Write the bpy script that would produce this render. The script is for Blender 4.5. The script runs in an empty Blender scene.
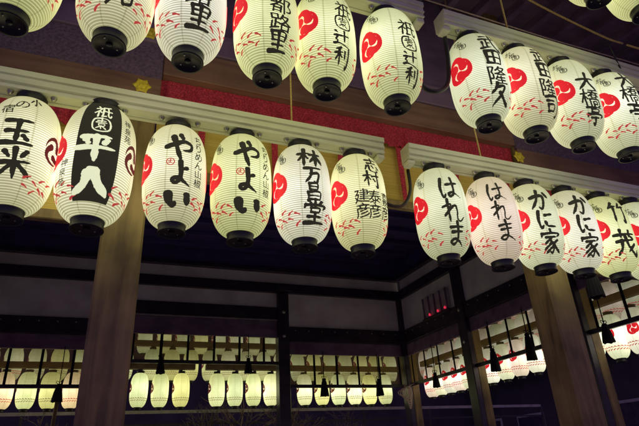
import bpy, math, random
import numpy as np
from math import sin, cos, pi, radians, degrees
from mathutils import Vector, Matrix

# ------------------------------------------------------------------ scene, camera, sky, exposure
S = bpy.context.scene
COL = S.collection
random.seed(7)
rng = np.random.default_rng(5)

cam = bpy.data.cameras.new("camera")
cam.sensor_width = 36.0
cam.lens = 521.45 / 639.0 * 36.0
cam.clip_start = 0.05
cam.clip_end = 600.0
camo = bpy.data.objects.new("camera", cam)
COL.objects.link(camo)
yaw, pit, rol = 0.400250, 0.450628, -0.057763
F = Vector((sin(yaw) * cos(pit), cos(yaw) * cos(pit), sin(pit)))
R0 = Vector((cos(yaw), -sin(yaw), 0)); U0 = R0.cross(F)
RR = R0 * cos(rol) + U0 * sin(rol); UU = -R0 * sin(rol) + U0 * cos(rol)
camo.matrix_world = Matrix(((RR.x, UU.x, -F.x, 0), (RR.y, UU.y, -F.y, 0), (RR.z, UU.z, -F.z, 0), (0, 0, 0, 1)))
S.camera = camo

world = bpy.data.worlds.new("World"); S.world = world
world.use_nodes = True
wn = world.node_tree.nodes; wl = world.node_tree.links
bg = wn["Background"]
sky = wn.new("ShaderNodeTexSky"); sky.sky_type = 'NISHITA'; sky.sun_disc = False
sky.sun_elevation = radians(-4.0); sky.sun_rotation = radians(200)
wl.new(sky.outputs[0], bg.inputs[0]); bg.inputs[1].default_value = 0.05
bg2 = wn.new("ShaderNodeBackground"); bg2.inputs[0].default_value = (0.42, 0.28, 0.72, 1); bg2.inputs[1].default_value = 0.43
addw = wn.new("ShaderNodeAddShader")
wl.new(bg.outputs[0], addw.inputs[0]); wl.new(bg2.outputs[0], addw.inputs[1])
wl.new(addw.outputs[0], wn["World Output"].inputs[0])

S.view_settings.view_transform = 'Standard'
S.view_settings.look = 'None'
S.view_settings.exposure = 0.0
S.view_settings.gamma = 1.0
S.view_settings.use_curve_mapping = False
S.render.engine = 'CYCLES'
S.cycles.max_bounces = 8
S.cycles.diffuse_bounces = 6
S.cycles.transparent_max_bounces = 24
S.cycles.use_denoising = True
S.cycles.sample_clamp_indirect = 3.0

# ------------------------------------------------------------------ materials
def nodes_of(name):
    m = bpy.data.materials.new(name); m.use_nodes = True
    nt = m.node_tree
    return m, nt, nt.nodes, nt.links, nt.nodes["Principled BSDF"]

def N(nt, typ, **kw):
    n = nt.nodes.new(typ)
    for k, v in kw.items():
        setattr(n, k, v)
    return n

def math_node(nt, op, a, b=None, c=None, clamp=False):
    n = nt.nodes.new("ShaderNodeMath"); n.operation = op; n.use_clamp = clamp
    for i, v in enumerate((a, b, c)):
        if v is None: continue
        if isinstance(v, (int, float)): n.inputs[i].default_value = v
        else: nt.links.new(v, n.inputs[i])
    return n.outputs[0]

def wood(name, c1, c2, rough=0.55, scale=(3, 3, 30), bump=0.15, axis_swap=None):
    m, nt, nn, ll, p = nodes_of(name)
    tc = N(nt, "ShaderNodeTexCoord"); mp = N(nt, "ShaderNodeMapping")
    mp.inputs["Scale"].default_value = scale
    ll.new(tc.outputs["Object"], mp.inputs[0])
    nz = N(nt, "ShaderNodeTexNoise"); nz.inputs["Scale"].default_value = 1.0
    nz.inputs["Detail"].default_value = 8; nz.inputs["Distortion"].default_value = 0.6
    ll.new(mp.outputs[0], nz.inputs[0])
    nz2 = N(nt, "ShaderNodeTexNoise"); nz2.inputs["Scale"].default_value = 3.0; nz2.inputs["Detail"].default_value = 5
    ll.new(tc.outputs["Object"], nz2.inputs[0])
    av = math_node(nt, 'MULTIPLY_ADD', nz2.outputs[0], 0.5, math_node(nt, 'MULTIPLY', nz.outputs[0], 0.5))
    rp = N(nt, "ShaderNodeValToRGB")
    rp.color_ramp.elements[0].position = 0.39; rp.color_ramp.elements[0].color = (*c1, 1)
    rp.color_ramp.elements[1].position = 0.61; rp.color_ramp.elements[1].color = (*c2, 1)
    ll.new(av, rp.inputs[0]); ll.new(rp.outputs[0], p.inputs["Base Color"])
    p.inputs["Roughness"].default_value = rough
    b = N(nt, "ShaderNodeBump"); b.inputs["Strength"].default_value = bump; b.inputs["Distance"].default_value = 0.01
    ll.new(nz.outputs[0], b.inputs["Height"]); ll.new(b.outputs[0], p.inputs["Normal"])
    return m

def plain(name, col, rough=0.5, metal=0.0, vary=0.25, nscale=12, bump=0.0, emit=None, es=1.0):
    m, nt, nn, ll, p = nodes_of(name)
    tc = N(nt, "ShaderNodeTexCoord")
    nz = N(nt, "ShaderNodeTexNoise"); nz.inputs["Scale"].default_value = nscale; nz.inputs["Detail"].default_value = 6
    ll.new(tc.outputs["Object"], nz.inputs[0])
    rp = N(nt, "ShaderNodeValToRGB")
    rp.color_ramp.elements[0].position = 0.3; rp.color_ramp.elements[0].color = (*[c * (1 - vary) for c in col], 1)
    rp.color_ramp.elements[1].position = 0.7; rp.color_ramp.elements[1].color = (*[min(1, c * (1 + vary)) for c in col], 1)
    ll.new(nz.outputs[0], rp.inputs[0]); ll.new(rp.outputs[0], p.inputs["Base Color"])
    p.inputs["Roughness"].default_value = rough; p.inputs["Metallic"].default_value = metal
    if bump:
        b = N(nt, "ShaderNodeBump"); b.inputs["Strength"].default_value = bump; b.inputs["Distance"].default_value = 0.01
        ll.new(nz.outputs[0], b.inputs["Height"]); ll.new(b.outputs[0], p.inputs["Normal"])
    if emit:
        p.inputs["Emission Color"].default_value = (*emit, 1); p.inputs["Emission Strength"].default_value = es
    return m

M = {}
M['column'] = wood('column_wood', (0.11, 0.073, 0.030), (0.34, 0.24, 0.092), 0.6, (14, 14, 1.2), 0.2)
M['floor'] = wood('worn_cypress_floor', (0.58, 0.48, 0.38), (0.72, 0.62, 0.50), 0.6, (1, 10, 10), 0.1)
M['beam'] = wood('beam_wood', (0.17, 0.085, 0.062), (0.30, 0.165, 0.115), 0.55, (1.2, 14, 14), 0.2)
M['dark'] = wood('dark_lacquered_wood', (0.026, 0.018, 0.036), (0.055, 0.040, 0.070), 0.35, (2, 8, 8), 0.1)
M['ceil'] = wood('indigo_ceiling_wood', (0.07, 0.055, 0.20), (0.12, 0.09, 0.30), 0.7, (2, 6, 6), 0.1)
M['dusk'] = wood('soffit_wood', (0.15, 0.09, 0.17), (0.26, 0.17, 0.28), 0.7, (2, 6, 6), 0.1)
M['plaster'] = plain('white_plaster', (0.90, 0.86, 0.83), 0.9, vary=0.16, nscale=2.5, bump=0.05)
M['rail'] = wood('cream_rail_paint', (0.70, 0.72, 0.54), (0.88, 0.90, 0.72), 0.4, (1.5, 18, 18), 0.05)
M['railback'] = plain('weathered_rail_wood', (0.22, 0.17, 0.11), 0.6, vary=0.25, nscale=9)
M['cap'] = plain('black_lacquer', (0.010, 0.010, 0.016), 0.42, vary=0.3, nscale=30)
M['capedge'] = plain('worn_black_rim', (0.035, 0.034, 0.038), 0.5, vary=0.3, nscale=40)
M['steel'] = plain('bright_screw', (0.60, 0.60, 0.52), 0.3, 0.8)
M['gold'] = plain('gilt_brass', (0.92, 0.66, 0.05), 0.45, 0.0, vary=0.25, nscale=60, bump=0.4)
M['ink'] = plain('calligraphy_ink', (0.014, 0.014, 0.012), 0.8, vary=0.3, nscale=30, emit=(0.020, 0.018, 0.010), es=1.0)
M['browninkm'] = plain('brown_crest_ink', (0.06, 0.012, 0.010), 0.8, vary=0.2, emit=(0.09, 0.012, 0.012), es=1.0)
M['rope'] = plain('hemp_rope', (0.75, 0.56, 0.20), 0.8, vary=0.3, nscale=120)
M['wire'] = plain('thin_wire', (0.55, 0.42, 0.36), 0.7, vary=0.3, nscale=60)
M['cable'] = plain('black_cable', (0.02, 0.02, 0.022), 0.45)
M['tassel'] = plain('black_tassel', (0.010, 0.008, 0.018), 0.9, vary=0.5, nscale=80)
M['stone'] = plain('ground_gravel', (0.34, 0.32, 0.30), 0.95, vary=0.35, nscale=18, bump=0.3)
M['bark'] = plain('bare_bark', (0.16, 0.11, 0.09), 0.9, vary=0.35, nscale=25, bump=0.3)
M['wallfar'] = plain('far_wall', (0.045, 0.035, 0.05), 0.9, vary=0.3, nscale=1.2)
M['fence'] = plain('grey_railing', (0.34, 0.30, 0.32), 0.7, vary=0.2, nscale=6)
M['redlamp'] = plain('red_indicator', (0.6, 0.02, 0.03), 0.4, emit=(0.85, 0.03, 0.08), es=0.8)
M['panelm'] = plain('panel_lacquer', (0.52, 0.45, 0.50), 0.5, vary=0.2, nscale=6)
M['roof'] = plain('roof_tile', (0.06, 0.06, 0.065), 0.7, vary=0.3, nscale=6)

def brocade(name, base, fig, dark):
    m, nt, nn, ll, p = nodes_of(name)
    tc = N(nt, "ShaderNodeTexCoord")
    vo = N(nt, "ShaderNodeTexVoronoi"); vo.inputs["Scale"].default_value = 85; vo.feature = 'F1'
    ll.new(tc.outputs["Object"], vo.inputs[0])
    nz = N(nt, "ShaderNodeTexNoise"); nz.inputs["Scale"].default_value = 60; nz.inputs["Detail"].default_value = 4
    ll.new(tc.outputs["Object"], nz.inputs[0])
    rp = N(nt, "ShaderNodeValToRGB"); e = rp.color_ramp.elements
    e[0].position = 0.12; e[0].color = (*fig, 1); e[1].position = 0.32; e[1].color = (*base, 1)
    el = rp.color_ramp.elements.new(0.62); el.color = (*dark, 1)
    ll.new(vo.outputs["Distance"], rp.inputs[0])
    mx = N(nt, "ShaderNodeMixRGB"); mx.blend_type = 'MULTIPLY'; mx.inputs[0].default_value = 0.5
    ll.new(rp.outputs[0], mx.inputs[1]); ll.new(nz.outputs["Fac"], mx.inputs[2])
    ll.new(mx.outputs[0], p.inputs["Base Color"]); p.inputs["Roughness"].default_value = 0.85
    return m
M['brocade'] = brocade('red_brocade', (0.85, 0.06, 0.12), (0.90, 0.11, 0.15), (0.50, 0.03, 0.07))

def blind_mat(name, op):
    m, nt, nn, ll, p = nodes_of(name)
    tc = N(nt, "ShaderNodeTexCoord"); sp = N(nt, "ShaderNodeSeparateXYZ"); ll.new(tc.outputs["Object"], sp.inputs[0])
    s = math_node(nt, 'SINE', math_node(nt, 'MULTIPLY', sp.outputs[2], 2 * pi / 0.012))
    nz = N(nt, "ShaderNodeTexNoise"); nz.inputs["Scale"].default_value = 6; nz.inputs["Detail"].default_value = 5
    mp = N(nt, "ShaderNodeMapping"); mp.inputs["Scale"].default_value = (0.4, 0.4, 16); ll.new(tc.outputs["Object"], mp.inputs[0]); ll.new(mp.outputs[0], nz.inputs[0])
    rp = N(nt, "ShaderNodeValToRGB")
    rp.color_ramp.elements[0].position = 0.3; rp.color_ramp.elements[0].color = (0.62, 0.44, 0.07, 1)
    rp.color_ramp.elements[1].position = 0.7; rp.color_ramp.elements[1].color = (0.80, 0.60, 0.15, 1)
    ll.new(nz.outputs[0], rp.inputs[0]); ll.new(rp.outputs[0], p.inputs["Base Color"]); p.inputs["Roughness"].default_value = 0.6
    tr = N(nt, "ShaderNodeBsdfTransparent"); mix = N(nt, "ShaderNodeMixShader")
    f = math_node(nt, 'MULTIPLY_ADD', s, 0.12, op)
    ll.new(f, mix.inputs[0]); ll.new(tr.outputs[0], mix.inputs[1]); ll.new(p.outputs[0], mix.inputs[2])
    ll.new(mix.outputs[0], nn["Material Output"].inputs[0])
    return m
M['blind'] = blind_mat('bamboo_reeds', 0.58); M['blindfront'] = blind_mat('thick_bamboo_reeds', 0.88)

def paper_mat(name, strength, rib=54, ribdark=0.5):
    """lit washi paper: the bulb inside makes it glow; bamboo hoops and paper seams show as darker lines"""
    m, nt, nn, ll, p = nodes_of(name)
    oi = N(nt, "ShaderNodeObjectInfo")
    tc = N(nt, "ShaderNodeTexCoord"); sp = N(nt, "ShaderNodeSeparateXYZ"); ll.new(tc.outputs["Object"], sp.inputs[0])
    uv = N(nt, "ShaderNodeUVMap"); su = N(nt, "ShaderNodeSeparateXYZ"); ll.new(uv.outputs[0], su.inputs[0])
    # distance to the bulb, which never hangs quite in the middle
    rnd = oi.outputs["Random"]; a6 = math_node(nt, 'MULTIPLY', rnd, 37.7)
    bp = N(nt, "ShaderNodeCombineXYZ")
    ll.new(math_node(nt, 'MULTIPLY', math_node(nt, 'COSINE', a6), 0.032), bp.inputs[0]); ll.new(math_node(nt, 'MULTIPLY', math_node(nt, 'SINE', a6), 0.032), bp.inputs[1])
    ll.new(math_node(nt, 'MULTIPLY_ADD', math_node(nt, 'SINE', math_node(nt, 'MULTIPLY', rnd, 91.0)), 0.045, -0.02), bp.inputs[2])
    ln = N(nt, "ShaderNodeVectorMath"); ln.operation = 'DISTANCE'; ll.new(tc.outputs["Object"], ln.inputs[0]); ll.new(bp.outputs[0], ln.inputs[1])
    bri = math_node(nt, 'POWER', math_node(nt, 'DIVIDE', 0.178, ln.outputs["Value"]), 1.0)
    # hoops
    fr = math_node(nt, 'FRACT', math_node(nt, 'MULTIPLY', su.outputs[1], float(rib)))
    tri = math_node(nt, 'ABSOLUTE', math_node(nt, 'SUBTRACT', fr, 0.5))          # 0 at hoop, .5 between
    off = math_node(nt, 'ABSOLUTE', math_node(nt, 'SUBTRACT', su.outputs[1], 0.5))
    wdt = math_node(nt, 'MULTIPLY_ADD', off, 0.34, 0.13)                          # wider where the paper turns in
    line = math_node(nt, 'DIVIDE', math_node(nt, 'SUBTRACT', tri, wdt), 0.16, clamp=True)
    hoop = math_node(nt, 'MULTIPLY_ADD', line, 1 - ribdark, ribdark)
    # seams
    fu = math_node(nt, 'ABSOLUTE', math_node(nt, 'SUBTRACT', math_node(nt, 'FRACT', math_node(nt, 'MULTIPLY', su.outputs[0], 8.0)), 0.5))
    seam = math_node(nt, 'MULTIPLY_ADD', math_node(nt, 'DIVIDE', fu, 0.045, clamp=True), 0.38, 0.62)
    nz = N(nt, "ShaderNodeTexNoise"); nz.inputs["Scale"].default_value = 9; nz.inputs["Detail"].default_value = 6
    ll.new(tc.outputs["Object"], nz.inputs[0])
    blot = math_node(nt, 'MULTIPLY_ADD', nz.outputs[0], 0.44, 0.78)
    t = math_node(nt, 'MULTIPLY', math_node(nt, 'MULTIPLY', bri, hoop), math_node(nt, 'MULTIPLY', seam, blot))
    # thinner light picks up more of the paper's warmth
    tv = N(nt, "ShaderNodeCombineXYZ"); ll.new(t, tv.inputs[0]); ll.new(t, tv.inputs[1]); ll.new(math_node(nt, 'POWER', t, 1.35), tv.inputs[2])
    mul = N(nt, "ShaderNodeVectorMath"); mul.operation = 'MULTIPLY'; ll.new(oi.outputs["Color"], mul.inputs[0]); ll.new(tv.outputs[0], mul.inputs[1])
    p.inputs["Base Color"].default_value = (0.55, 0.52, 0.38, 1); p.inputs["Roughness"].default_value = 0.8
    ll.new(mul.outputs[0], p.inputs["Emission Color"]); p.inputs["Emission Strength"].default_value = strength
    return m
M['paper'] = paper_mat('lit_washi_paper', 1.32, 54, 0.48)
M['paperfar'] = paper_mat('lit_washi_paper_far', 1.65, 40, 0.72)
M['redglow'] = plain('red_ink_on_lit_paper', (0.5, 0.02, 0.03), 0.8, vary=0.1, emit=(0.62, 0.010, 0.018), es=0.95)
M['dashglow'] = plain('red_brush_on_lit_paper', (0.4, 0.03, 0.03), 0.8, vary=0.25, nscale=70, emit=(0.46, 0.05, 0.045), es=0.85)
M['whitech'] = plain('bare_paper_letters', (0.5, 0.5, 0.4), 0.8, vary=0.1, emit=(0.72, 0.76, 0.48), es=1.0)
M['chain'] = plain('chain_pattern_ink', (0.10, 0.06, 0.03), 0.8, vary=0.1, emit=(0.22, 0.15, 0.06), es=0.8)

# ------------------------------------------------------------------ object helpers
def link(name, me, mat, parent=None, loc=None):
    o = bpy.data.objects.new(name, me); COL.objects.link(o)
    if mat is not None and len(me.materials) == 0: me.materials.append(mat)
    if parent is not None: o.parent = parent
    if loc is not None: o.location = loc
    return o

def tag(o, label=None, cat=None, group=None, kind=None):
    if label: o["label"] = label
    if cat: o["category"] = cat
    if group: o["group"] = group
    if kind: o["kind"] = kind
    return o

def empty(name, loc, label=None, cat=None, group=None):
    o = bpy.data.objects.new(name, None); COL.objects.link(o); o.location = loc
    o.empty_display_size = 0.1
    return tag(o, label, cat, group)

class MB:
    def __init__(s): s.v = []; s.f = []; s.sm = []
    def add(s, vs, fs, smooth=False):
        b = len(s.v); s.v += [tuple(v) for v in vs]; s.f += [tuple(i + b for i in f) for f in fs]; s.sm += [smooth] * len(fs); return s
    def box(s, x0, x1, y0, y1, z0, z1, bev=0.0):
        if bev <= 0:
            s.add([(x0, y0, z0), (x1, y0, z0), (x1, y1, z0), (x0, y1, z0), (x0, y0, z1), (x1, y0, z1), (x1, y1, z1), (x0, y1, z1)],
                  [(3, 2, 1, 0), (4, 5, 6, 7), (0, 1, 5, 4), (1, 2, 6, 5), (2, 3, 7, 6), (3, 0, 4, 7)])
            return s
        import itertools
        b = bev; vs = []; idx = {}
        for sx, sy, sz in itertools.product((0, 1), repeat=3):
            X = (x0, x1)[sx]; Y = (y0, y1)[sy]; Z = (z0, z1)[sz]
            dx = b if sx == 0 else -b; dy = b if sy == 0 else -b; dz = b if sz == 0 else -b
            for k, pnt in enumerate(((X, Y + dy, Z + dz), (X + dx, Y, Z + dz), (X + dx, Y + dy, Z))):
                idx[(sx, sy, sz, k)] = len(vs); vs.append(pnt)
        fs = []
        for a in (0, 1):
            q = [(a, 0, 0), (a, 1, 0), (a, 1, 1), (a, 0, 1)]; fs.append([idx[(*c, 0)] for c in q])
            q = [(0, a, 0), (1, a, 0), (1, a, 1), (0, a, 1)]; fs.append([idx[(*c, 1)] for c in q])
            q = [(0, 0, a), (1, 0, a), (1, 1, a), (0, 1, a)]; fs.append([idx[(*c, 2)] for c in q])
        for a in (0, 1):
            for c in (0, 1):
                fs.append([idx[(0, a, c, 1)], idx[(1, a, c, 1)], idx[(1, a, c, 2)], idx[(0, a, c, 2)]])
                fs.append([idx[(a, 0, c, 0)], idx[(a, 1, c, 0)], idx[(a, 1, c, 2)], idx[(a, 0, c, 2)]])
                fs.append([idx[(a, c, 0, 0)], idx[(a, c, 1, 0)], idx[(a, c, 1, 1)], idx[(a, c, 0, 1)]])
        for c in itertools.product((0, 1), repeat=3): fs.append([idx[(*c, 0)], idx[(*c, 1)], idx[(*c, 2)]])
        s.add(vs, fs); return s
    def lathe(s, prof, n=24, cx=0, cy=0, cz=0, smooth=True, close=True):
        vs = []; fs = []
        for r, z in prof:
            for i in range(n):
                a = 2 * pi * i / n; vs.append((cx + r * cos(a), cy + r * sin(a), cz + z))
        for k in range(len(prof) - 1):
            for i in range(n):
                j = (i + 1) % n; fs.append((k * n + i, k * n + j, (k + 1) * n + j, (k + 1) * n + i))
        if close:
            fs.append(tuple(range(n))[::-1]); fs.append(tuple((len(prof) - 1) * n + i for i in range(n)))
        s.add(vs, fs, smooth); return s
    def tube(s, pts, r, n=8):
        pts = [Vector(p) for p in pts]; vs = []; fs = []
        rs = r if isinstance(r, (list, tuple)) else [r] * len(pts)
        t0 = (pts[1] - pts[0]).normalized(); up = Vector((0, 0, 1)) if abs(t0.z) < 0.9 else Vector((1, 0, 0))
        u = t0.cross(up).normalized()
        for k, p_ in enumerate(pts):
            t = (pts[min(k + 1, len(pts) - 1)] - pts[max(k - 1, 0)]).normalized()
            u = (u - t * u.dot(t)).normalized(); w = t.cross(u)
            for i in range(n):
                a = 2 * pi * i / n; vs.append(p_ + (u * cos(a) + w * sin(a)) * rs[k])
        for k in range(len(pts) - 1):
            for i in range(n):
                j = (i + 1) % n; fs.append((k * n + i, k * n + j, (k + 1) * n + j, (k + 1) * n + i))
        fs.append(tuple(range(n))[::-1]); fs.append(tuple((len(pts) - 1) * n + i for i in range(n)))
        s.add(vs, fs, True); return s
    def mesh(s, name):
        me = bpy.data.meshes.new(name); me.from_pydata(s.v, [], s.f)
        me.polygons.foreach_set("use_smooth", s.sm)
        me.update()
        import bmesh
        b = bmesh.new(); b.from_mesh(me); bmesh.ops.recalc_face_normals(b, faces=b.faces); b.to_mesh(me); b.free()
        return me
    def build(s, name, mat, parent=None, loc=None):
        return link(name, s.mesh(name), mat, parent, loc)

def smooth_path(pts, n=8):
    pts = [np.array(p, float) for p in pts]
    if len(pts) < 3:
        return [tuple(pts[0] + (pts[-1] - pts[0]) * t) for t in np.linspace(0, 1, n + 1)]
    P = [2 * pts[0] - pts[1]] + pts + [2 * pts[-1] - pts[-2]]; out = []
    for i in range(1, len(P) - 2):
        for t in np.linspace(0, 1, n, endpoint=False):
            a, b, c, d = P[i - 1], P[i], P[i + 1], P[i + 2]
            out.append(tuple(0.5 * (2 * b + (c - a) * t + (2 * a - 5 * b + 4 * c - d) * t * t + (3 * b - a - 3 * c + d) * t ** 3)))
    out.append(tuple(pts[-1])); return out

# ------------------------------------------------------------------ brush writing: fields -> contour meshes
GN = 64                      # grid cells per character
PAD = 0.10
gx = np.linspace(-PAD, 1 + PAD, GN + 1)
GXX, GYY = np.meshgrid(gx, gx, indexing='ij')
NOISE = rng.normal(size=(GN + 1, GN + 1))
def blur(a, k):
    for _ in range(k):
        b = np.pad(a, 1, mode='edge')
        a = (b[:-2, 1:-1] + b[2:, 1:-1] + b[1:-1, :-2] + b[1:-1, 2:] + 4 * a) / 8
    return a
def stroke_field(strokes, w):
    """signed field (>0 inside) of brush strokes; each stroke starts heavy and tapers"""
    f = np.full(GXX.shape, -1.0)
    for st in strokes:
        ww = w
        if isinstance(st[0], (int, float)): ww = w * st[0]; st = st[1:]
        p = smooth_path(st, 26 if len(st) < 3 else 11); n = len(p)
        for i, (px, py) in enumerate(p):
            t = i / (n - 1)
            r = ww * (1.15 - 0.38 * t + 0.16 * sin(7 * t + 5 * st[0][0])) * (1 - .6 * max(0, (t - .78) / .22) ** 1.5)
            f = np.maximum(f, r - np.hypot((GXX - px) * 0.95, GYY - py))
    return f
ST = {
 'や': [[(.06,.50),(.35,.62),(.66,.76),(.90,.66),(.86,.46),(.62,.40)], [(.52,1.0),(.60,.87)], [1.15,(.28,.90),(.40,.5),(.56,.02)]],
 'よ': [[(.52,.70),(.80,.78)], [1.1,(.46,1.0),(.50,.5),(.44,.2),(.24,.10),(.16,.24),(.40,.32),(.62,.2),(.88,.06)]],
 'い': [[1.5,(.12,.72),(.14,.42),(.26,.25),(.38,.36)], [1.35,(.80,.72),(.86,.30)]],
 'は': [[(.16,.98),(.08,.5),(.16,.06),(.28,.22)], [(.38,.66),(.94,.74)], [(.66,1.0),(.68,.5),(.62,.2),(.46,.10),(.42,.22),(.62,.27),(.96,.06)]],
 'れ': [[(.28,1.0),(.27,.5),(.28,.0)], [.85,(.04,.68),(.40,.76),(.06,.24)], [.9,(.10,.30),(.42,.62),(.62,.72),(.66,.45),(.62,.14),(.76,.04),(1.0,.26)]],
 'ま': [[(.16,.76),(.84,.82)], [(.22,.55),(.78,.60)], [(.50,1.0),(.53,.5),(.48,.2),(.28,.06),(.12,.16),(.35,.28),(.62,.18),(.90,.02)]],
 'か': [[1.1,(.06,.64),(.48,.74),(.66,.66),(.62,.3),(.50,.04),(.38,.14)], [(.42,1.0),(.32,.5),(.06,.06)], [1.1,(.78,.88),(.94,.62)]],
 'に': [[(.18,.98),(.10,.5),(.16,.06),(.30,.22)], [(.48,.74),(.88,.80)], [(.44,.36),(.52,.16),(.96,.14)]],
 '八': [[1.6,(.40,.86),(.30,.4),(.04,.06)], [1.8,(.50,.96),(.66,.5),(.94,.10)]],
 '平': [[1.2,(.16,.90),(.86,.96)], [1.4,(.02,.48),(.98,.55)], [1.4,(.50,.92),(.50,0)], [1.2,(.24,.80),(.32,.64)], [1.2,(.78,.84),(.68,.64)]],
 '米': [[(.04,.50),(.96,.58)], [1.1,(.50,1.0),(.50,0)], [(.20,.90),(.34,.70)], [(.82,.94),(.66,.70)], [(.46,.48),(.06,.10)], [1.1,(.56,.50),(.98,.10)]],
 '玉': [[(.14,.88),(.86,.95)], [(.20,.50),(.80,.56)], [1.1,(.50,.9),(.50,.1)], [1.2,(.02,.05),(.98,.12)], [(.68,.38),(.84,.22)]],
 '林': [[.9,(.0,.68),(.46,.76)],[(.24,1),(.24,0)],[.8,(.22,.62),(.0,.28)],[.8,(.28,.58),(.42,.42)],[.9,(.5,.68),(1.0,.76)],[(.74,1),(.73,0)],[.8,(.70,.64),(.48,.2)],[(.78,.64),(1.02,.2)]],
 '万': [[(.04,.84),(.96,.92)],[(.42,.85),(.36,.4),(.08,.0)],[(.38,.52),(.80,.60),(.76,.2),(.66,.02),(.52,.10)]],
 '大': [[(.04,.60),(.96,.70)],[1.1,(.50,1),(.42,.5),(.04,.0)],[1.2,(.50,.58),(.66,.3),(.98,.02)]],
 '久': [[(.40,1),(.30,.72),(.08,.5)],[(.34,.78),(.72,.86),(.5,.4),(.06,0)],[1.25,(.48,.52),(.70,.2),(1.0,.0)]],
 '田': [[1.1,(.14,.85),(.16,.08)],[(.14,.85),(.86,.90),(.84,.1)],[.9,(.50,.85),(.50,.1)],[.8,(.15,.47),(.85,.50)],[.9,(.15,.1),(.85,.12)]],
 '里': [[(.18,.98),(.22,.5)],[(.18,.95),(.80,.98),(.78,.5)],[.7,(.2,.74),(.8,.76)],[.8,(.2,.52),(.8,.54)],[1.1,(.5,.95),(.5,.08)],[.8,(.2,.30),(.8,.33)],[1.3,(.0,.04),(1.0,.09)]],
 '司': [[(.10,.88),(.86,.95),(.86,.08),(.70,.02)],[.9,(.14,.68),(.60,.72)],[.9,(.2,.5),(.22,.18)],[.8,(.2,.5),(.60,.53),(.58,.2)],[.8,(.2,.20),(.6,.22)]],
 '竹': [[(.26,1),(.04,.68)],[.8,(.14,.76),(.46,.82)],[(.30,.8),(.28,0)],[(.72,1),(.52,.7)],[.8,(.62,.76),(.98,.84)],[(.82,.8),(.78,.0),(.66,.1)]],
 '家': [[(.5,1.02),(.53,.88)],[(.12,.84),(.08,.68)],[(.12,.82),(.90,.87),(.80,.70)],[(.28,.66),(.74,.70)],[(.52,.66),(.18,.36)],[(.44,.56),(.62,.3),(.54,.02),(.40,.08)],[(.48,.4),(.12,.12)],[(.56,.26),(.18,-.02)],[(.82,.56),(.6,.4)],[1.15,(.6,.42),(.76,.2),(1.0,.04)]],
 '利': [[(.38,.98),(.08,.86)],[(.02,.66),(.52,.75)],[1.1,(.28,.88),(.28,.06)],[(.26,.62),(.02,.3)],[(.32,.6),(.48,.44)],[(.64,.8),(.64,.36)],[1.1,(.90,1.0),(.90,.02),(.74,.10)]],
 '辻': [[(.12,.92),(.24,.82)],[(.06,.60),(.26,.64),(.14,.38),(.24,.30),(.14,.14)],[1.15,(.04,.10),(.3,.16),(1.0,.02)],[(.36,.64),(.94,.74)],[1.1,(.64,1.0),(.64,.26)]],
 '昌': [[(.26,.96),(.26,.58)],[(.26,.94),(.76,.97),(.74,.6)],[.8,(.26,.78),(.74,.79)],[.8,(.26,.6),(.74,.61)],[(.14,.46),(.15,.02)],[(.14,.44),(.88,.48),(.84,.02)],[.8,(.15,.25),(.84,.26)],[(.15,.04),(.84,.05)]],
 '志': [[(.06,.82),(.94,.91)],[1.1,(.5,1),(.5,.62)],[(.18,.59),(.82,.64)],[(.12,.38),(.02,.08)],[(.26,.42),(.30,.12),(.5,.02),(.80,.06),(.76,.24)],[(.48,.42),(.57,.28)],[(.84,.42),(.98,.22)]],
 '村': [[.95,(.0,.68),(.46,.76)],[(.24,1),(.24,0)],[.9,(.22,.62),(.0,.28)],[.9,(.28,.58),(.42,.42)],[(.5,.66),(1.02,.75)],[1.1,(.82,1),(.82,.02),(.66,.10)],[(.58,.48),(.69,.34)]],
 '園': [[.9,(.5,.98),(.12,.86),(.04,.45),(.18,.08),(.58,.0),(.94,.18),(.98,.6),(.82,.92),(.5,.99)],[.7,(.30,.75),(.72,.79)],[.7,(.5,.88),(.5,.66)],[.7,(.24,.63),(.78,.66)],[.6,(.36,.52),(.38,.38)],[.6,(.36,.52),(.66,.54),(.62,.38),(.38,.38)],[.7,(.5,.38),(.24,.18)],[.6,(.48,.34),(.5,.14)],[.7,(.55,.36),(.78,.16)]],
 '武': [[(.14,.9),(.46,.94)],[(.02,.68),(.92,.78)],[(.34,.68),(.34,.16)],[.9,(.36,.44),(.54,.46)],[.9,(.14,.5),(.14,.12)],[(.02,.06),(.56,.2)],[1.15,(.62,1),(.68,.4),(1.0,.0),(1.02,.24)],[(.8,.98),(.92,.88)]],
 '亭': [[(.5,1.02),(.5,.88)],[(.08,.82),(.92,.89)],[.8,(.3,.74),(.3,.58)],[.8,(.3,.74),(.70,.76),(.68,.58)],[.8,(.3,.58),(.7,.6)],[(.1,.48),(.06,.33)],[(.1,.46),(.94,.51),(.84,.34)],[.9,(.26,.29),(.74,.33)],[1.2,(.5,.3),(.5,.0),(.36,.07)]],
 '茂': [[(.03,.80),(.97,.89)],[(.3,1.02),(.29,.7)],[(.70,1.02),(.64,.72)],[(.08,.53),(.88,.63)],[1.1,(.3,.58),(.25,.25),(.04,-.02)],[1.2,(.48,.74),(.6,.3),(.96,-.02),(1.0,.22)],[(.88,.44),(.52,.10)],[(.76,.74),(.88,.65)]],
 '堂': [[(.5,1.02),(.5,.8)],[(.22,.95),(.32,.82)],[(.80,.97),(.68,.82)],[(.1,.76),(.04,.6)],[(.1,.74),(.94,.79),(.86,.62)],[.8,(.32,.62),(.32,.44)],[.8,(.32,.62),(.7,.64),(.68,.44)],[.8,(.32,.44),(.7,.46)],[(.18,.25),(.82,.29)],[1.1,(.5,.42),(.5,.06)],[1.25,(.0,.0),(1.0,.06)]],
 '小': [[(.5,1),(.5,.1),(.38,.16)],[(.26,.66),(.06,.28)],[(.72,.66),(.94,.3)]],
}
_gcache = {}
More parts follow.
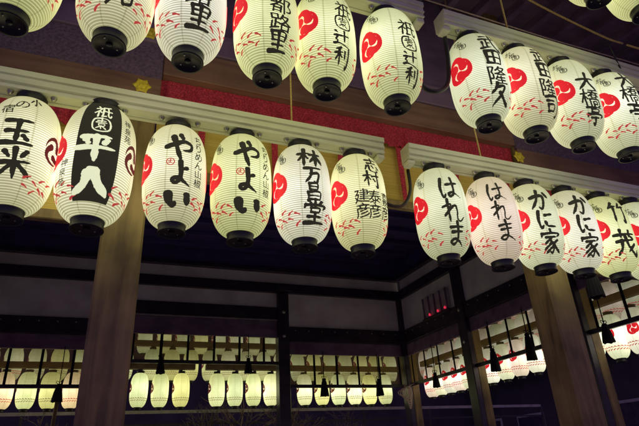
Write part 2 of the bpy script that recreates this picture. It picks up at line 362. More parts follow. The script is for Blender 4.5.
def font_field(ch, bold):
    cu = bpy.data.curves.new("glyph", 'FONT'); cu.body = ch; cu.size = 1.0; cu.resolution_u = 3
    ob = bpy.data.objects.new("glyph", cu); COL.objects.link(ob)
    bpy.context.view_layer.update()
    me = bpy.data.meshes.new_from_object(ob.evaluated_get(bpy.context.evaluated_depsgraph_get()))
    v = np.array([x.co[:2] for x in me.vertices]) if len(me.vertices) else np.zeros((0, 2))
    me.calc_loop_triangles(); tris = [tuple(t.vertices) for t in me.loop_triangles]
    bpy.data.objects.remove(ob); bpy.data.curves.remove(cu); bpy.data.meshes.remove(me)
    ins = np.zeros(GXX.shape, bool)
    if len(v):
        lo, hi = v.min(0), v.max(0); v = (v - lo) / max(hi - lo)
        v[:, 0] += (1 - v[:, 0].max()) / 2; v[:, 1] += (1 - v[:, 1].max()) / 2
        # brush slant: horizontals climb to the right
        v[:, 1] += 0.10 * (v[:, 0] - 0.5)
        ph = (ord(ch) % 17) * .7
        v = v + 0.022 * np.stack([np.sin(7 * v[:, 1] + ph), np.sin(6 * v[:, 0] + 1.7 * ph)], 1)
        for a, b, c in tris:
            A, B, C = v[a], v[b], v[c]
            d = (B[0] - A[0]) * (C[1] - A[1]) - (B[1] - A[1]) * (C[0] - A[0])
            if abs(d) < 1e-12: continue
            w1 = ((GXX - A[0]) * (C[1] - A[1]) - (GYY - A[1]) * (C[0] - A[0])) / d
            w2 = ((B[0] - A[0]) * (GYY - A[1]) - (B[1] - A[1]) * (GXX - A[0])) / d
            ins |= (w1 >= -0.01) & (w2 >= -0.01) & (w1 + w2 <= 1.01)
    f = blur(ins.astype(float), 2) + 0.07 * blur(NOISE, 4)
    return f - (0.33 - bold)
def field_of(ch, w=0.06, bold=0.0):
    k = (ch, w, bold)
    if k not in _gcache:
        if ch in ST:
            _gcache[k] = stroke_field(ST[ch], max(w, .046)) + 0.016 * blur(NOISE, 5)
        else:
            _gcache[k] = font_field(ch, bold)
    return _gcache[k]

def contour(f):
    """marching squares on the grid: list of polygons in unit coordinates"""
    polys = []; n = f.shape[0]
    ins = f > 0
    any_ = ins[:-1, :-1] | ins[1:, :-1] | ins[:-1, 1:] | ins[1:, 1:]
    for i, j in zip(*np.nonzero(any_)):
        cs = [(i, j), (i + 1, j), (i + 1, j + 1), (i, j + 1)]; poly = []
        for k in range(4):
            a, b = cs[k], cs[(k + 1) % 4]; fa, fb = f[a], f[b]
            if fa > 0: poly.append((gx[a[0]], gx[a[1]]))
            if (fa > 0) != (fb > 0):
                t = fa / (fa - fb); poly.append((gx[a[0]] + (gx[b[0]] - gx[a[0]]) * t, gx[a[1]] + (gx[b[1]] - gx[a[1]]) * t))
        if len(poly) >= 3: polys.append(poly)
    return polys

# ------------------------------------------------------------------ lantern
LR, LH, CR = 0.18, 0.318, 0.073
def prof_r(z):
    t = min(1.0, abs(z) / LH)
    return CR + (LR - CR) * max(0.0, 1 - t ** 3.0) ** 0.56
def on_lantern(theta, z, lift=0.0026):
    r = prof_r(z) + lift
    return (r * sin(theta), -r * cos(theta), z)

def shade_mesh(name, nu, nv, wob=0.0, seed=0):
    rr_ = random.Random(seed); ph = [rr_.uniform(0, 6.28) for _ in range(6)]
    # rows evenly spaced along the profile's arc
    zz = np.linspace(-LH, LH, 1201); rr = np.array([prof_r(z) for z in zz])
    s = np.concatenate([[0], np.cumsum(np.hypot(np.diff(zz), np.diff(rr)))]); s /= s[-1]
    vs = []; fs = []; uvs = []
    rows = [(float(np.interp(t, s, rr)), float(np.interp(t, s, zz)), t) for t in np.linspace(0, 1, nv + 1)]
    for k, (r, z, t) in enumerate(rows):
        for i in range(nu):
            a = 2 * pi * i / nu; e = 1 + wob * (sin(2 * a + ph[0] + 7 * z) + .6 * sin(3 * a + ph[1] - 11 * z) + .4 * sin(5 * a + ph[2] + 19 * z))
            vs.append((r * e * sin(a), -r * e * cos(a), z))
    for k in range(nv):
        for i in range(nu):
            j = (i + 1) % nu
            fs.append((k * nu + i, k * nu + j, (k + 1) * nu + j, (k + 1) * nu + i))
            uvs += [(i / nu, k / nv), ((i + 1) / nu, k / nv), ((i + 1) / nu, (k + 1) / nv), (i / nu, (k + 1) / nv)]
    me = bpy.data.meshes.new(name); me.from_pydata(vs, [], fs)
    uvl = me.uv_layers.new(name="UVMap"); uvl.data.foreach_set("uv", np.array(uvs).ravel())
    me.polygons.foreach_set("use_smooth", [True] * len(fs)); me.update()
    return me
SH_NEARS = [shade_mesh("paper_shade", 48, 48, 0.0035, k) for k in range(6)]
for k in SH_NEARS: k.materials.append(M['paper'])
SH_FAR = shade_mesh("paper_shade_far", 24, 22); SH_FAR.materials.append(M['paperfar'])

def cap_mesh(top, n):
    m = MB(); sgn = 1 if top else -1
    z0, z1 = (LH - 0.006) * sgn, (LH + 0.046) * sgn
    m.lathe([(CR + 0.004, z0), (CR + 0.005, z0 + sgn * 0.006), (CR + 0.002, z0 + sgn * 0.012), (CR + 0.002, z1 - sgn * 0.008), (CR + 0.005, z1 - sgn * 0.004), (CR + 0.005, z1),
             (CR - 0.006, z1), (CR - 0.008, z1 - sgn * 0.010), (0.002, z1 - sgn * 0.011)], n)
    if not top and n > 20:
        m.lathe([(0.012, z1 + 0.004), (0.016, z1 + 0.010)], 10)
    return m.mesh("top_cap" if top else "bottom_cap")
CAPS = {}
for q, n in (('near', 36), ('far', 16)):
    CAPS[q] = (cap_mesh(True, n), cap_mesh(False, n))
    for c in CAPS[q]: c.materials.append(M['cap'])
RIVETS = []
for a in (0.6, 2.3, 4.2):
    RIVETS.append(MB().lathe([(0.0045, -0.352), (0.004, -0.357)], 8, 0.044 * cos(a), 0.044 * sin(a)).mesh("rivet")); RIVETS[-1].materials.append(M['steel'])
hk = MB()
hk.tube(smooth_path([(0.0, -0.055, 0.352), (0.0, -0.03, 0.368), (0.0, 0.0, 0.374), (0.0, 0.03, 0.368), (0, 0.055, 0.352)], 4), 0.004, 6)
hk.lathe([(0.012, 0.368), (0.012, 0.378)], 10)
HOOK = hk.mesh("hanging_hook"); HOOK.materials.append(M['cable'])

def write(m, f, theta, zc, size, asp=1.0, rot=0.0):
    """put a field's contour on the lantern round the point (theta, zc)"""
    R = LR
    V = {}; vs = []; fs = []
    for poly in contour(f):
        ids = []
        for (u, v) in poly:
            k = (round(u, 5), round(v, 5))
            if k not in V:
                x = (u - 0.5) * size * asp; y = (v - 0.5) * size
                x, y = x * cos(rot) - y * sin(rot), x * sin(rot) + y * cos(rot)
                z = max(-LH + .003, min(LH - .003, zc + y))
                V[k] = len(vs); vs.append(on_lantern(theta + x / R, z))
            ids.append(V[k])
        ids = [a for i, a in enumerate(ids) if a != ids[i - 1]]
        if len(set(ids)) >= 3: fs.append(ids)
    m.add(vs, fs)
def band(m, th, half, z0, z1, lift=0.0020):
    n, k = 12, 30; vs = []; fs = []
    for j in range(k + 1):
        z = z0 + (z1 - z0) * j / k
        for i in range(n + 1):
            vs.append(on_lantern(th + half * (2 * i / n - 1), z, lift))
    for j in range(k):
        for i in range(n): fs.append((j * (n + 1) + i, j * (n + 1) + i + 1, (j + 1) * (n + 1) + i + 1, (j + 1) * (n + 1) + i))
    m.add(vs, fs)

def tomoe_field(fat=1.0):
    f = np.full(GXX.shape, -1.0)
    for k in range(3):
        a0 = 2 * pi * k / 3 + 0.5
        g = np.full(GXX.shape, -1.0)
        for t in np.linspace(0, 1, 60):
            e = min(1, t / .5); e = e * e * (3 - 2 * e)
            a = a0 + t * 2.55; r = 0.205 + 0.225 * e
            w = 0.155 * (1 - t) ** 0.85 * fat + 0.012
            g = np.maximum(g, w - np.hypot(GXX - .5 - r * cos(a), GYY - .5 - r * sin(a)))
        f = np.maximum(f, g)
    return f
TOMOE = tomoe_field()
TOMOE_THIN = tomoe_field(0.62)
LEAF = stroke_field([[1.0, (.04, .46), (.45, .53), (.98, .50)]], 0.125)

def crest_part(parent, th, zc=0.0, size=0.198, mat='redglow'):
    m = MB(); write(m, TOMOE, th, zc, size, 0.86); return m.build("crest", M[mat], parent)
def dash_mb(th0, th1, zc=-0.222, seed=0):
    r = random.Random(seed); m = MB(); th = th0; k = 0
    while th < th1:
        up = k % 2 == 0
        if k % 4 == 3: th += 1; k += 1; continue
        for dz in ((0.034, -0.012) if up else (0.012, -0.034)):
            s = 1 if (dz > 0) == up else -1
            write(m, LEAF, radians(th + r.uniform(-2, 2)), zc + dz * (1 + r.uniform(-.3, .3)), 0.038 + r.uniform(-.006, .006), 1.0, s * radians(26 + r.uniform(-8, 8)))
        th += 14; k += 1
    return m

YG = (0.80, 0.85, 0.45); CR_ = (0.88, 0.87, 0.63); WH = (0.91, 0.90, 0.82); PK = (0.92, 0.76, 0.71); GW = (0.82, 0.87, 0.67); YL = (0.84, 0.82, 0.32)

def lantern_core(name, loc, colr, label, group, near=True, tilt=(0, 0)):
    t = empty(name, loc, label, "lantern", group)
    t.rotation_euler = (tilt[0], tilt[1], 0)
    q = 'near' if near else 'far'
    sh = link("paper_shade", random.choice(SH_NEARS) if near else SH_FAR, None, t); sh.color = (*colr, 1)
    sh.rotation_euler.z = 0
    link("top_cap", CAPS[q][0], None, t); bc = link("bottom_cap", CAPS[q][1], None, t)
    if near:
        [link("rivet", q_, None, bc) for q_ in RIVETS]; link("hanging_hook", HOOK, None, t)
    return t

FG = "paper lanterns hung in rows on the cream rails along the front eave"
W_ = 0.062
def front_lantern(x, y, z, colr, label, th, text, tomoe=-78, sig=True, bandmode=False, dark_right=False, extra=None, scale=1.0, seed=0, right_crest=True):
    t = lantern_core("paper_lantern", (x, y, z), colr, label, FG, True, (random.uniform(-.012, .012), random.uniform(-.014, .014)))
    t.scale = (scale,) * 3
    m = MB(); w = MB()
    if bandmode: band(m, radians(th + 1), radians(32), -0.275, 0.297)
    tgt = w if bandmode else m
    for (ch, dth, zc, size, asp, wd) in text:
        f = field_of(ch, wd if ch in ST else W_, 0.0 if ch in ST else wd)
        write(tgt, f, radians(th + dth), zc, size * 1.10, asp * .94, radians(random.uniform(-2, 4)))
    if bandmode:
        for v in range(len(w.v)):
            a = Vector(w.v[v]); r = math.hypot(a.x, a.y); a.x *= (r + .001) / r; a.y *= (r + .001) / r; w.v[v] = tuple(a)
    sg = MB() if sig else None
    if sig:
        for k, ch in enumerate("於祇園"):
            write(sg, field_of(ch, W_, 0.02), radians(tomoe + 10 + (k - 1) * 7), 0.222 - k * 0.028, 0.042, 1.1, radians(-6))
    if extra: extra(m, t)
    c = m.build("calligraphy", M['ink'], t)
    if sg is not None: sg.build("signature", M['ink'], t)
    if bandmode: w.build("bare_lettering", M['whitech'], c)
    crest_part(t, radians(tomoe))
    if dark_right:
        cm = MB(); write(cm, TOMOE_THIN, radians(64), 0.0, 0.17, 0.8); cm.build("crest", M['browninkm'], t)
    else: crest_part(t, radians(102), 0.0, 0.18)
    d = dash_mb(tomoe - 14, tomoe + 46, -0.222, seed)
    dash_mb(tomoe + 112, tomoe + 158, -0.222, seed + 50).build("red_dash_pattern", M['dashglow'], t)
    d.build("red_dash_pattern", M['dashglow'], t)
    return t

def col_text(s, z0, dz, size, wd, asp=1.0, lean=0.0):
    return [(c, lean * i, z0 - dz * i, size, asp, wd) for i, c in enumerate(s)]

def seal(m, t):
    r = MB(); f = np.maximum(0.055 - np.abs(np.hypot(GXX - .5, GYY - .5) - .42), stroke_field([[(.3, .6), (.7, .62)], [(.5, .75), (.48, .3)], [(.3, .4), (.7, .36)]], .05))
    write(r, f, radians(-15), 0.0, 0.05); r.build("red_seal", M['dashglow'], t)
    m = MB()
    for k, ch in enumerate("ちりめん山椒"):
        write(m, field_of(ch, W_, 0.03), radians(38), 0.187 - k * 0.058, 0.054)
    m.build("side_lettering", M['ink'], t)
def inn_line(m, t):
    m = MB()
    for k, ch in enumerate("小の宿"):
        write(m, field_of(ch, 0.07, 0.02), radians(20 - 21 * k), 0.247 - 0.036 * k, 0.055, 1.2)
    m.build("small_lettering", M['ink'], t)
def hei_small(m, t):
    a = MB(); b = MB()
    for k, ch in enumerate("神泉苑"):
        write(a, field_of(ch, W_, 0.02), radians(-47 - 2 * k), -.085 - k * 0.048, 0.042)
        write(b, field_of(ch, W_, 0.02), radians(46), 0.19 - k * 0.048, 0.042)
    a.build("side_lettering", M['ink'], t); b.build("side_lettering", M['ink'], t)

ym, zm = 2.677, 1.518
FR = [
 # mid tier, west rail
 (-0.529, ym, zm, CR_, "cream lantern with two bold black kanji, left of the black-banded lantern", 0, [('玉',1,.035,.145,1.05,.07),('米',5,-.140,.14,1.05,.07)], dict(dark_right=True, extra=inn_line, sig=False, tomoe=-84)),
 (-0.160, ym-.02, zm, CR_, "paper lantern with white lettering on a broad black vertical band", 0, [('祇',2,.212,.075,1.15,.05),('園',1,.125,.075,1.15,.05),('平',-2,-.012,.135,1.25,.060),('八',-1,-.193,.118,1.5,.072)], dict(bandmode=True, dark_right=True, extra=hei_small, scale=1.07, sig=False, tomoe=-74)),
 (0.253, ym, zm, CR_, "cream lantern with three thick hiragana and a red seal, overlapping the tall timber column", 0, [('や',0,.098,.160,1.0,.078),('よ',4,-.072,.135,.95,.082),('い',3,-.222,.115,1.35,.09)], dict(extra=seal, sig=True, scale=.965, tomoe=-77)),
 (0.637, ym, zm, YG, "greener lantern with three thick hiragana and red seal, beside the white four-kanji lantern", 0, [('や',-2,.122,.155,1.0,.078),('よ',-1,-.055,.13,.95,.082),('い',2,-.204,.115,1.35,.09)], dict(extra=seal, tomoe=-77)),
 (1.023, ym, zm, WH, "bright white lantern with a column of four bold kanji on the lower rail", 0, [('林',-2,.166,.118,1.25,.078),('万',2,.045,.105,1.05,.078),('昌',2,-.070,.105,.95,.065),('堂',4,-.193,.125,1.15,.060)], dict(tomoe=-77)),
 (1.411, ym, zm, (0.93,0.93,0.55), "yellowish lantern with two large kanji above three short columns of smaller ones", 0, [('志',10,.190,.100,1.1,.058),('村',5,.080,.100,1.1,.058),('建',-20,-.045,.085,1.05,.05),('彦',-20,-.142,.085,1.05,.05),('泰',7,-.045,.085,1.05,.05),('彦',6,-.141,.085,1.05,.05),('嘉',38,-.038,.085,.95,.02),('彦',36,-.135,.085,.95,.05)], dict(tomoe=-75)),
 # mid tier, east rail
 (2.042, ym, zm, GW, "greenish white lantern with three hiragana, first on the rail right of the red ribbon", 0, [('は',-11,.108,.145,1.0,.062),('れ',-10,-.060,.145,1.0,.055),('ま',-6,-.215,.135,1.0,.062)], dict(tomoe=-90)),
 (2.484, ym, zm, PK, "pinkish white lantern with three hiragana", 0, [('は',-24,.145,.130,1.0,.055),('れ',-21,-.005,.130,1.0,.050),('ま',-17,-.150,.130,1.0,.055)], dict(tomoe=-92)),
 (2.861, ym, zm, GW, "pale green lantern with two hiragana and a kanji, beside the pinkish lantern", 0, [('か',-20,.130,.145,1.0,.072),('に',-18,-.030,.130,1.0,.072),('家',-17,-.190,.145,1.05,.055)], dict(tomoe=-80)),
 (3.238, ym, zm, WH, "white lantern with two hiragana and a kanji, beside the green two-kanji lantern", 0, [('か',-18,.143,.145,1.0,.072),('に',-16,-.015,.130,1.0,.072),('家',-15,-.180,.145,1.05,.055)], dict(tomoe=-80)),
 (3.605, ym, zm, YG, "yellow-green lantern with two large cursive kanji on the lower rail", 0, [('竹',-12,.130,.150,1.0,.062),('茂',-15,-.125,.170,1.0,.058)], dict(tomoe=-72)),
 (3.975, ym, zm, GW, "pale lantern cut by the right edge of the photo on the lower rail", 0, [('竹',-12,.130,.150,1.0,.062),('茂',-15,-.125,.170,1.0,.058)], dict(tomoe=-68)),
 # upper tier, west rail
 (-0.56, 2.06, 2.19, YG, "topmost left corner lantern with mainly its dark bottom cap showing", 0, [('元',0,-.18,.13,1.0,.06)], dict(tomoe=-76)),
 (-0.149, 2.057, 2.183, CR_, "large lantern on the upper rail with only the foot of one kanji in view", 0, [('元',6,-.175,.14,1.0,.06)], dict(tomoe=-72)),
 (0.212, 2.057, 2.183, WH, "white upper lantern with two kanji in view, above the first thick-hiragana lantern", 0, [('都',3,.04,.112,1.1,.05),('路',4,-.08,.112,1.1,.05),('里',9,-.207,.112,1.2,.062)], dict(tomoe=-74)),
 (0.617, 2.057, 2.183, YG, "yellow-green upper lantern with three bold kanji in view", 0, [('都',9,-.005,.105,1.15,.05),('路',8,-.122,.102,1.15,.05),('里',6,-.234,.098,1.25,.062)], dict(tomoe=-76)),
 (0.961, 2.057, 2.183, YG, "upper lantern with four cursive kanji, one ringed, second from the end of its rail", 0, [('祇',16,.095,.105,1.05,.03),('園',12,-.008,.088,1.1,.055),('辻',9,-.122,.092,1.1,.055),('利',12,-.230,.092,1.1,.058)], dict(tomoe=-60)),
 (1.392, 2.057, 2.183, (0.86,0.92,0.56), "upper lantern with four cursive kanji, last at the end of its rail beside the gap", 0, [('祇',7,.085,.112,1.05,.03),('園',7,-.032,.092,1.1,.055),('辻',6,-.145,.088,1.15,.055),('利',11,-.244,.085,1.2,.062)], dict(tomoe=-72)),
 # upper tier, east rail
 (2.036, 2.057, 2.183, GW, "upper lantern of four kanji, first on its rail beside the hanging cable", 0, [('武',-4,.166,.125,1.05,.055),('田',-4,.038,.115,1.1,.078),('隆',-3,-.100,.125,1.1,.02),('久',-2,-.226,.120,1.3,.065)], dict(tomoe=-77)),
 (2.415, 2.057, 2.183, CR_, "upper lantern of four kanji, the last one box shaped, second on the right rail", 0, [('武',8,.175,.125,1.05,.055),('田',6,.048,.115,1.1,.078),('隆',5,-.090,.125,1.1,.02),('司',10,-.216,.120,1.15,.065)], dict(tomoe=-66)),
 (2.821, 2.057, 2.183, GW, "whiter upper lantern of three kanji, third on the right rail", 0, [('大',-8,.050,.125,1.1,.065),('橋',-9,-.083,.130,1.1,.02),('亭',-5,-.204,.120,1.15,.055)], dict(tomoe=-65)),
 (3.244, 2.057, 2.183, GW, "upper lantern of three kanji at the right edge of the photo", 0, [('大',-6,.185,.130,1.1,.065),('橋',-9,.050,.135,1.1,.02),('亭',-5,-.095,.130,1.15,.055)], dict(tomoe=-68)),
 # third tier
 (2.53, 1.45, 2.81, YG, "topmost lantern peeping in at the upper edge of the photo, its black cap uncovered", 0, [('久',0,.1,.12,1.0,.06)], dict(tomoe=-74)),
 (2.92, 1.45, 2.81, YG, "topmost lantern in the upper right corner of the photo", 0, [('久',0,.1,.12,1.0,.06)], dict(tomoe=-74)),
]
for i, (x, y, z, colr, lab, th, text, kw) in enumerate(FR):
    front_lantern(x, y, z, colr, lab, th, text, seed=i, **kw)

# ------------------------------------------------------------------ lantern rails
def rail_profile_x(x0, x1, yc, zb, fine=True):
    """cream rail along x with a stepped, grooved face; zb is the underside"""
    m = MB()
    pr = [(-.055, 0.0), (-.055, .012), (-.047, .016), (-.047, .040), (-.062, .046), (-.062, .058), (-.054, .064), (-.054, .100), (-.066, .106), (-.066, .150), (-.060, .156),
          (.055, .156), (.055, 0.0), (.030, 0.0), (.030, .010), (-.030, .010), (-.030, 0.0)]
    n = len(pr); vs = [(x0, yc + a, zb + b * .78) for a, b in pr] + [(x1, yc + a, zb + b * .78) for a, b in pr]
    fs = [(i, (i + 1) % n, n + (i + 1) % n, n + i) for i in range(n)] + [tuple(range(n))[::-1], tuple(range(n, 2 * n))]
    m.add(vs, fs); return m
def front_rail(x0, x1, yc, zb, label, lx):
    t = empty("lantern_rail", (x0, yc, zb), label, "rail", "cream lantern rails hung along the front eave")
    m = rail_profile_x(0, x1 - x0, 0, 0); m.build("rail_profile", M['rail'], t)
    for xe in (-.006, x1 - x0 - .05): MB().box(xe, xe + .056, -0.04, 0.04, -0.035, -0.001, 0.006).build("end_block", M['rail'], t)
    for x in lx:
        for dx in (-0.105, 0.105):
            if x0 < x + dx < x1:
                b = MB(); b.lathe([(0.017, 0.0), (0.017, -0.006), (0.011, -0.010), (0.011, -0.018), (0.004, -0.021)], 12, x + dx - x0, -0.022, -0.001); b.build("bolt", M['steel'], t)
    return t
zr = 1.893
lxs = [f[0] for f in FR]
front_rail(-1.9, 1.615, ym - .01, zr, "grooved cream rail carrying the row that includes the black-banded lantern", lxs[0:6])
front_rail(1.812, 6.6, ym - .01, zr, "grooved cream rail carrying the pinkish lantern, right of the red ribbon", lxs[6:12])
front_rail(-1.9, 1.655, 2.05, 2.554, "grooved cream rail of the upper tier ending above the centre of the photo", lxs[12:18])
front_rail(1.812, 6.6, 2.05, 2.554, "grooved cream rail of the upper tier running to the right edge", lxs[18:22])
front_rail(1.7, 6.6, 1.45, 3.175, "topmost cream rail above the frame carrying the two corner lanterns", lxs[22:24])

# ropes that carry the rails
def rope(pts, label, r=0.006, mat='rope', name="hanging_rope", cat="rope", group="ropes holding the lantern rails", clamp=True):
    o = MB().tube(pts, r, 8)
    if clamp: p = Vector(pts[0]); o.lathe([(0.010, 0), (0.013, 0.01), (0.013, 0.05), (0.008, 0.06)], 10, p.x, p.y, p.z)
    o = o.build(name, M[mat]); tag(o, label, cat, group); return o
rope([(0.975, 2.69, 2.015), (0.99, 2.70, 3.9)], "golden rope dropping to the lower rail between the four-kanji upper lanterns")
rope([(2.511, 2.69, 2.015), (2.50, 2.70, 3.9)], "golden rope dropping to the lower rail over the pinkish lantern")
rope([(2.422, 2.06, 2.680), (2.30, 1.92, 3.75)], "slanting golden rope above the upper right rail")
rope([(0.7, 2.06, 2.68), (0.7, 2.06, 3.8)], "rope above the frame holding the west upper rail")
rope([(4.6, 2.06, 2.68), (4.6, 2.06, 3.8)], "rope beyond the frame holding the east upper rail")
rope([(2.05, 2.5, 3.41), (3.436, 2.5, 3.386), (4.32, 2.5, 3.40), (6.2, 2.5, 3.42)], "thin brownish wire stretched just above the upper right rail", 0.006, 'wire', "guy_wire", "wire", "wires under the eave", False)
rope(smooth_path([(2.6, 2.3, 3.75), (3.067, 2.3, 3.533), (3.823, 2.3, 3.367), (4.1, 2.3, 3.35)], 6), "yellow rope sagging under the eave, upper piece", 0.009, 'rope', "guy_wire", "rope", "wires under the eave", False)
rope([(4.15, 2.3, 3.35), (4.8, 2.3, 3.36), (6.0, 2.3, 3.4)], "yellow rope under the eave beyond the small gap", 0.009, 'rope', "guy_wire", "rope", "wires under the eave", False)
rope([(3.415, 2.0, 2.60), (3.30, 1.95, 2.78)], "short black cord lying across the upper right rail", 0.006, 'cable', "black_cord", "cord", None, False)
rope(smooth_path([(1.86, 2.08, 2.56), (1.845, 2.08, 2.3), (1.80, 2.08, 2.11), (1.70, 2.08, 2.03), (1.60, 2.08, 2.06), (1.56, 2.08, 2.25), (1.60, 2.08, 2.56)], 8),
     "thick black cable looping down between the two upper rails", 0.014, 'cable', "power_cable", "cable", "cables joining the rails", False)
rope(smooth_path([(1.88, 2.76, 1.89), (1.875, 2.76, 1.72), (1.81, 2.76, 1.60), (1.73, 2.76, 1.575), (1.66, 2.76, 1.60), (1.62, 2.76, 1.72), (1.60, 2.76, 1.89)], 8),
     "thick black cable looping down between the two lower rails beside the red ribbon", 0.012, 'cable', "power_cable", "cable", "cables joining the rails", False)

# ------------------------------------------------------------------ ground
g = MB(); g.add([(-300, -300, -1.6), (300, -300, -1.6), (300, 300, -1.6), (-300, 300, -1.6)], [(0, 1, 2, 3)])
tag(g.build("ground", M['stone']), None, None, None, "structure")

# ------------------------------------------------------------------ pavilion
P = empty("dance_pavilion", (2.0, 6.6, -1.6), "open timber shrine dance pavilion with columns, dark beams and white plaster friezes", "pavilion")
def part(mb, name, mat, parent=P):
    o = mb.build(name, mat, parent)
    if parent is P: o.location = (-2.0, -6.6, 1.6)
    return o
XW, XL, XR, XE = -2.85, 0.013, 3.30, 6.13
YF, YN = 3.10, 10.10
Y2, Y3 = 7.85, 5.35
hw = 0.117
part(MB().box(XW - .8, XE + .8, YF - .8, YN + .8, -1.6, -0.62, 0.03), "stage_base", M['stone'])
part(MB().box(XW - .9, XE + .9, YF - .9, YN + .9, -0.618, -0.52, 0.01), "stage_floor", M['floor'])
def flower(mb, cx, cy, cz, r, ax):
    """six-lobed nail cover; ax: outward normal 0=-y, 1=-x, 2=+y"""
    n = 48; vs = []; fs = []
    rings = [(1.0, 0.0), (0.97, 0.005), (0.66, 0.009), (0.52, 0.003), (0.36, 0.008), (0.18, 0.016), (0.04, 0.018)]
    for k, (s, h) in enumerate(rings):
        for i in range(n):
            a = 2 * pi * i / n
            lobe = 1 - 0.26 * abs(sin(3 * a)) ** .8 if k < 3 else (1 - .2 * abs(cos(3 * a)) if k < 5 else 1.0)
            u, v = r * s * lobe * cos(a), r * s * lobe * sin(a)
            vs.append((cx + u, cy - h, cz + v) if ax == 0 else ((cx - h, cy + u, cz + v) if ax == 1 else (cx + u, cy + h, cz + v)))
    for k in range(len(rings) - 1):
        for i in range(n):
            j = (i + 1) % n; fs.append((k * n + i, k * n + j, (k + 1) * n + j, (k + 1) * n + i))
    fs.append(tuple((len(rings) - 1) * n + i for i in range(n)))
    mb.add(vs, fs, True)
# columns
cols = {}
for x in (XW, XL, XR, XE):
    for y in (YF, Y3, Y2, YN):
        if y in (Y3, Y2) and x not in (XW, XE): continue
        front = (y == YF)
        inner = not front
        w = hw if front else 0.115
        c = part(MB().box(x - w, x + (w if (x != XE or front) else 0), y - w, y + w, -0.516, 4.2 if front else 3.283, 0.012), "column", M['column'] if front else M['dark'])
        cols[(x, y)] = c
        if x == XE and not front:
            part(MB().box(x + .002, x + w + .06, y - w + .012, y + w, -0.516, 3.3, 0.012), "column_outer_half", M['column'])  # east columns in two tones: dark inner half, brown outer half
# west / back columns seen from inside: small round nail covers
for (x, y, zs, ax) in ((XR, YN, (2.87, 2.38), 0), (XE, Y2, (1.88, 2.47), 1), (XR - .0, YF, (), 0)):
    for z in zs:
        m = MB()
        if ax == 0: m.lathe([(0.038, 0), (0.034, 0.012), (0.01, 0.02)], 16); vs = [(x + a, y - .116 - c_, z + b) for a, b, c_ in m.v]
        else: m.lathe([(0.038, 0), (0.034, 0.012), (0.01, 0.02)], 16); vs = [(x - .116 - c_, y + a, z + b) for a, b, c_ in m.v]
        m.v = vs; part(m, "nail_cover", M['steel'], cols[(x, y)])
# front: side bays have low brown beams that lap over the column faces, the centre bay a higher one
fy = YF - hw
fb = []
fb.append(part(MB().box(XW - .9, XL + hw + .012, fy - .035, fy - .002, 2.19, 2.42, 0.006), "beam", M['beam']))
fb.append(part(MB().box(XR - hw - .0, XE + .9, fy - .035, fy - .002, 2.19, 2.44, 0.006), "beam", M['beam']))
fb.append(part(MB().box(XL + hw + .016, XR - hw - .004, fy - .03, fy + .14, 2.474, 2.72, 0.006), "beam", M['beam']))
fb.append(part(MB().box(XW - .9, XE + .9, fy - .045, fy - .004, 2.725, 2.93, 0.006), "beam", M['dusk']))
M['board'] = plain('mottled_purple_board', (0.15, 0.10, 0.16), 0.6, vary=0.4, nscale=55, bump=0.5)
part(MB().box(XW - .9, XL + hw + .012, fy - .024, fy - .003, 2.423, 2.722, 0), "mottled_board", M['board'])
part(MB().box(XR - hw, XE + .9, fy - .024, fy - .003, 2.443, 2.722, 0), "mottled_board", M['board'])
for (bm_, x, z, r) in ((fb[0], 0.021, 2.331, .062), (fb[3], 0.029, 2.795, .062), (fb[1], 3.18, 2.347, .062), (fb[3], 3.20, 2.81, .058)):
    m = MB(); flower(m, x, fy - (.036 if z < 2.6 else .046), z, r, 0); m.build("gilt_nail_cover", M['gold'], bm_)
m = MB(); flower(m, XR - hw - .001, 3.20, 2.47, .05, 1); m.build("gilt_nail_cover", M['gold'], cols[(XR, YF)])
part(MB().box(XW, XE, YF - .03, YF + .03, 2.94, 4.2), "upper_wall", M['dusk'])
# beams above the openings on the inside of every side, friezes and cornice strip
def side_run(axis, c, inn, a0, a1, segs):
    """axis 'x': wall along x at y=c; inn=-1 the inside is towards -coordinate"""
    def bx(l0, l1, d0, d1, z0, z1, nm, mat, bev=.005):
        p0, p1 = sorted((c + inn * d0, c + inn * d1))
        m = MB().box(l0, l1, p0, p1, z0, z1, bev) if axis == 'x' else MB().box(p0, p1, l0, l1, z0, z1, bev)
        return part(m, nm, mat)
    bx(a0, a1, -.02, .03, 3.49, 3.72, "plaster_strip", M['plaster'], 0)
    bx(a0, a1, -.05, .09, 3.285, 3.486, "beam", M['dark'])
    bx(a0, a1, -.06, .14, 3.724, 3.80, "cornice", M['dark'])
    for (l0, l1, hi) in segs:
        if hi:
            bx(l0, l1, .002, .02, 2.975, 3.281, "plaster_panel", M['plaster'], 0)
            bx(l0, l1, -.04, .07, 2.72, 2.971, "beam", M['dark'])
            bx(l0, l1, .02, .075, 2.693, 2.716, "sill_strip", M['fence'])
            bx(l0, l1, -.03, .03, 2.36, 2.69, "transom", M['dusk'])
        else:
            bx(l0, l1, .002, .02, 2.585, 3.281, "plaster_panel", M['plaster'], 0)
            b = bx(l0, l1, -.05, .085, 2.29, 2.581, "beam", M['dark'])
            bx(l0, l1, -.03, .03, 2.04, 2.286, "transom", M['dusk'])
            n = int((l1 - l0) / .28)
            for k in range(n):
                l = l0 + .14 + k * (l1 - l0 - .28) / max(1, n - 1)
                s = MB(); s.lathe([(0.014, 0), (0.010, 0.010), (0.003, 0.013)], 10)
                if axis == 'x': s.v = [(l + a, c + inn * (.086 + d), 2.50 + b_) for a, b_, d in s.v]
                else: s.v = [(c + inn * (.086 + d), l + a, 2.50 + b_) for a, b_, d in s.v]
                q = s.build("stud", M['steel'], b)
w2 = .117
side_run('x', YN, -1, XW, XE - .02, [(XW + w2, XL - w2, 0), (XL + w2, XR - w2, 1), (XR + w2, XE - w2, 0)])
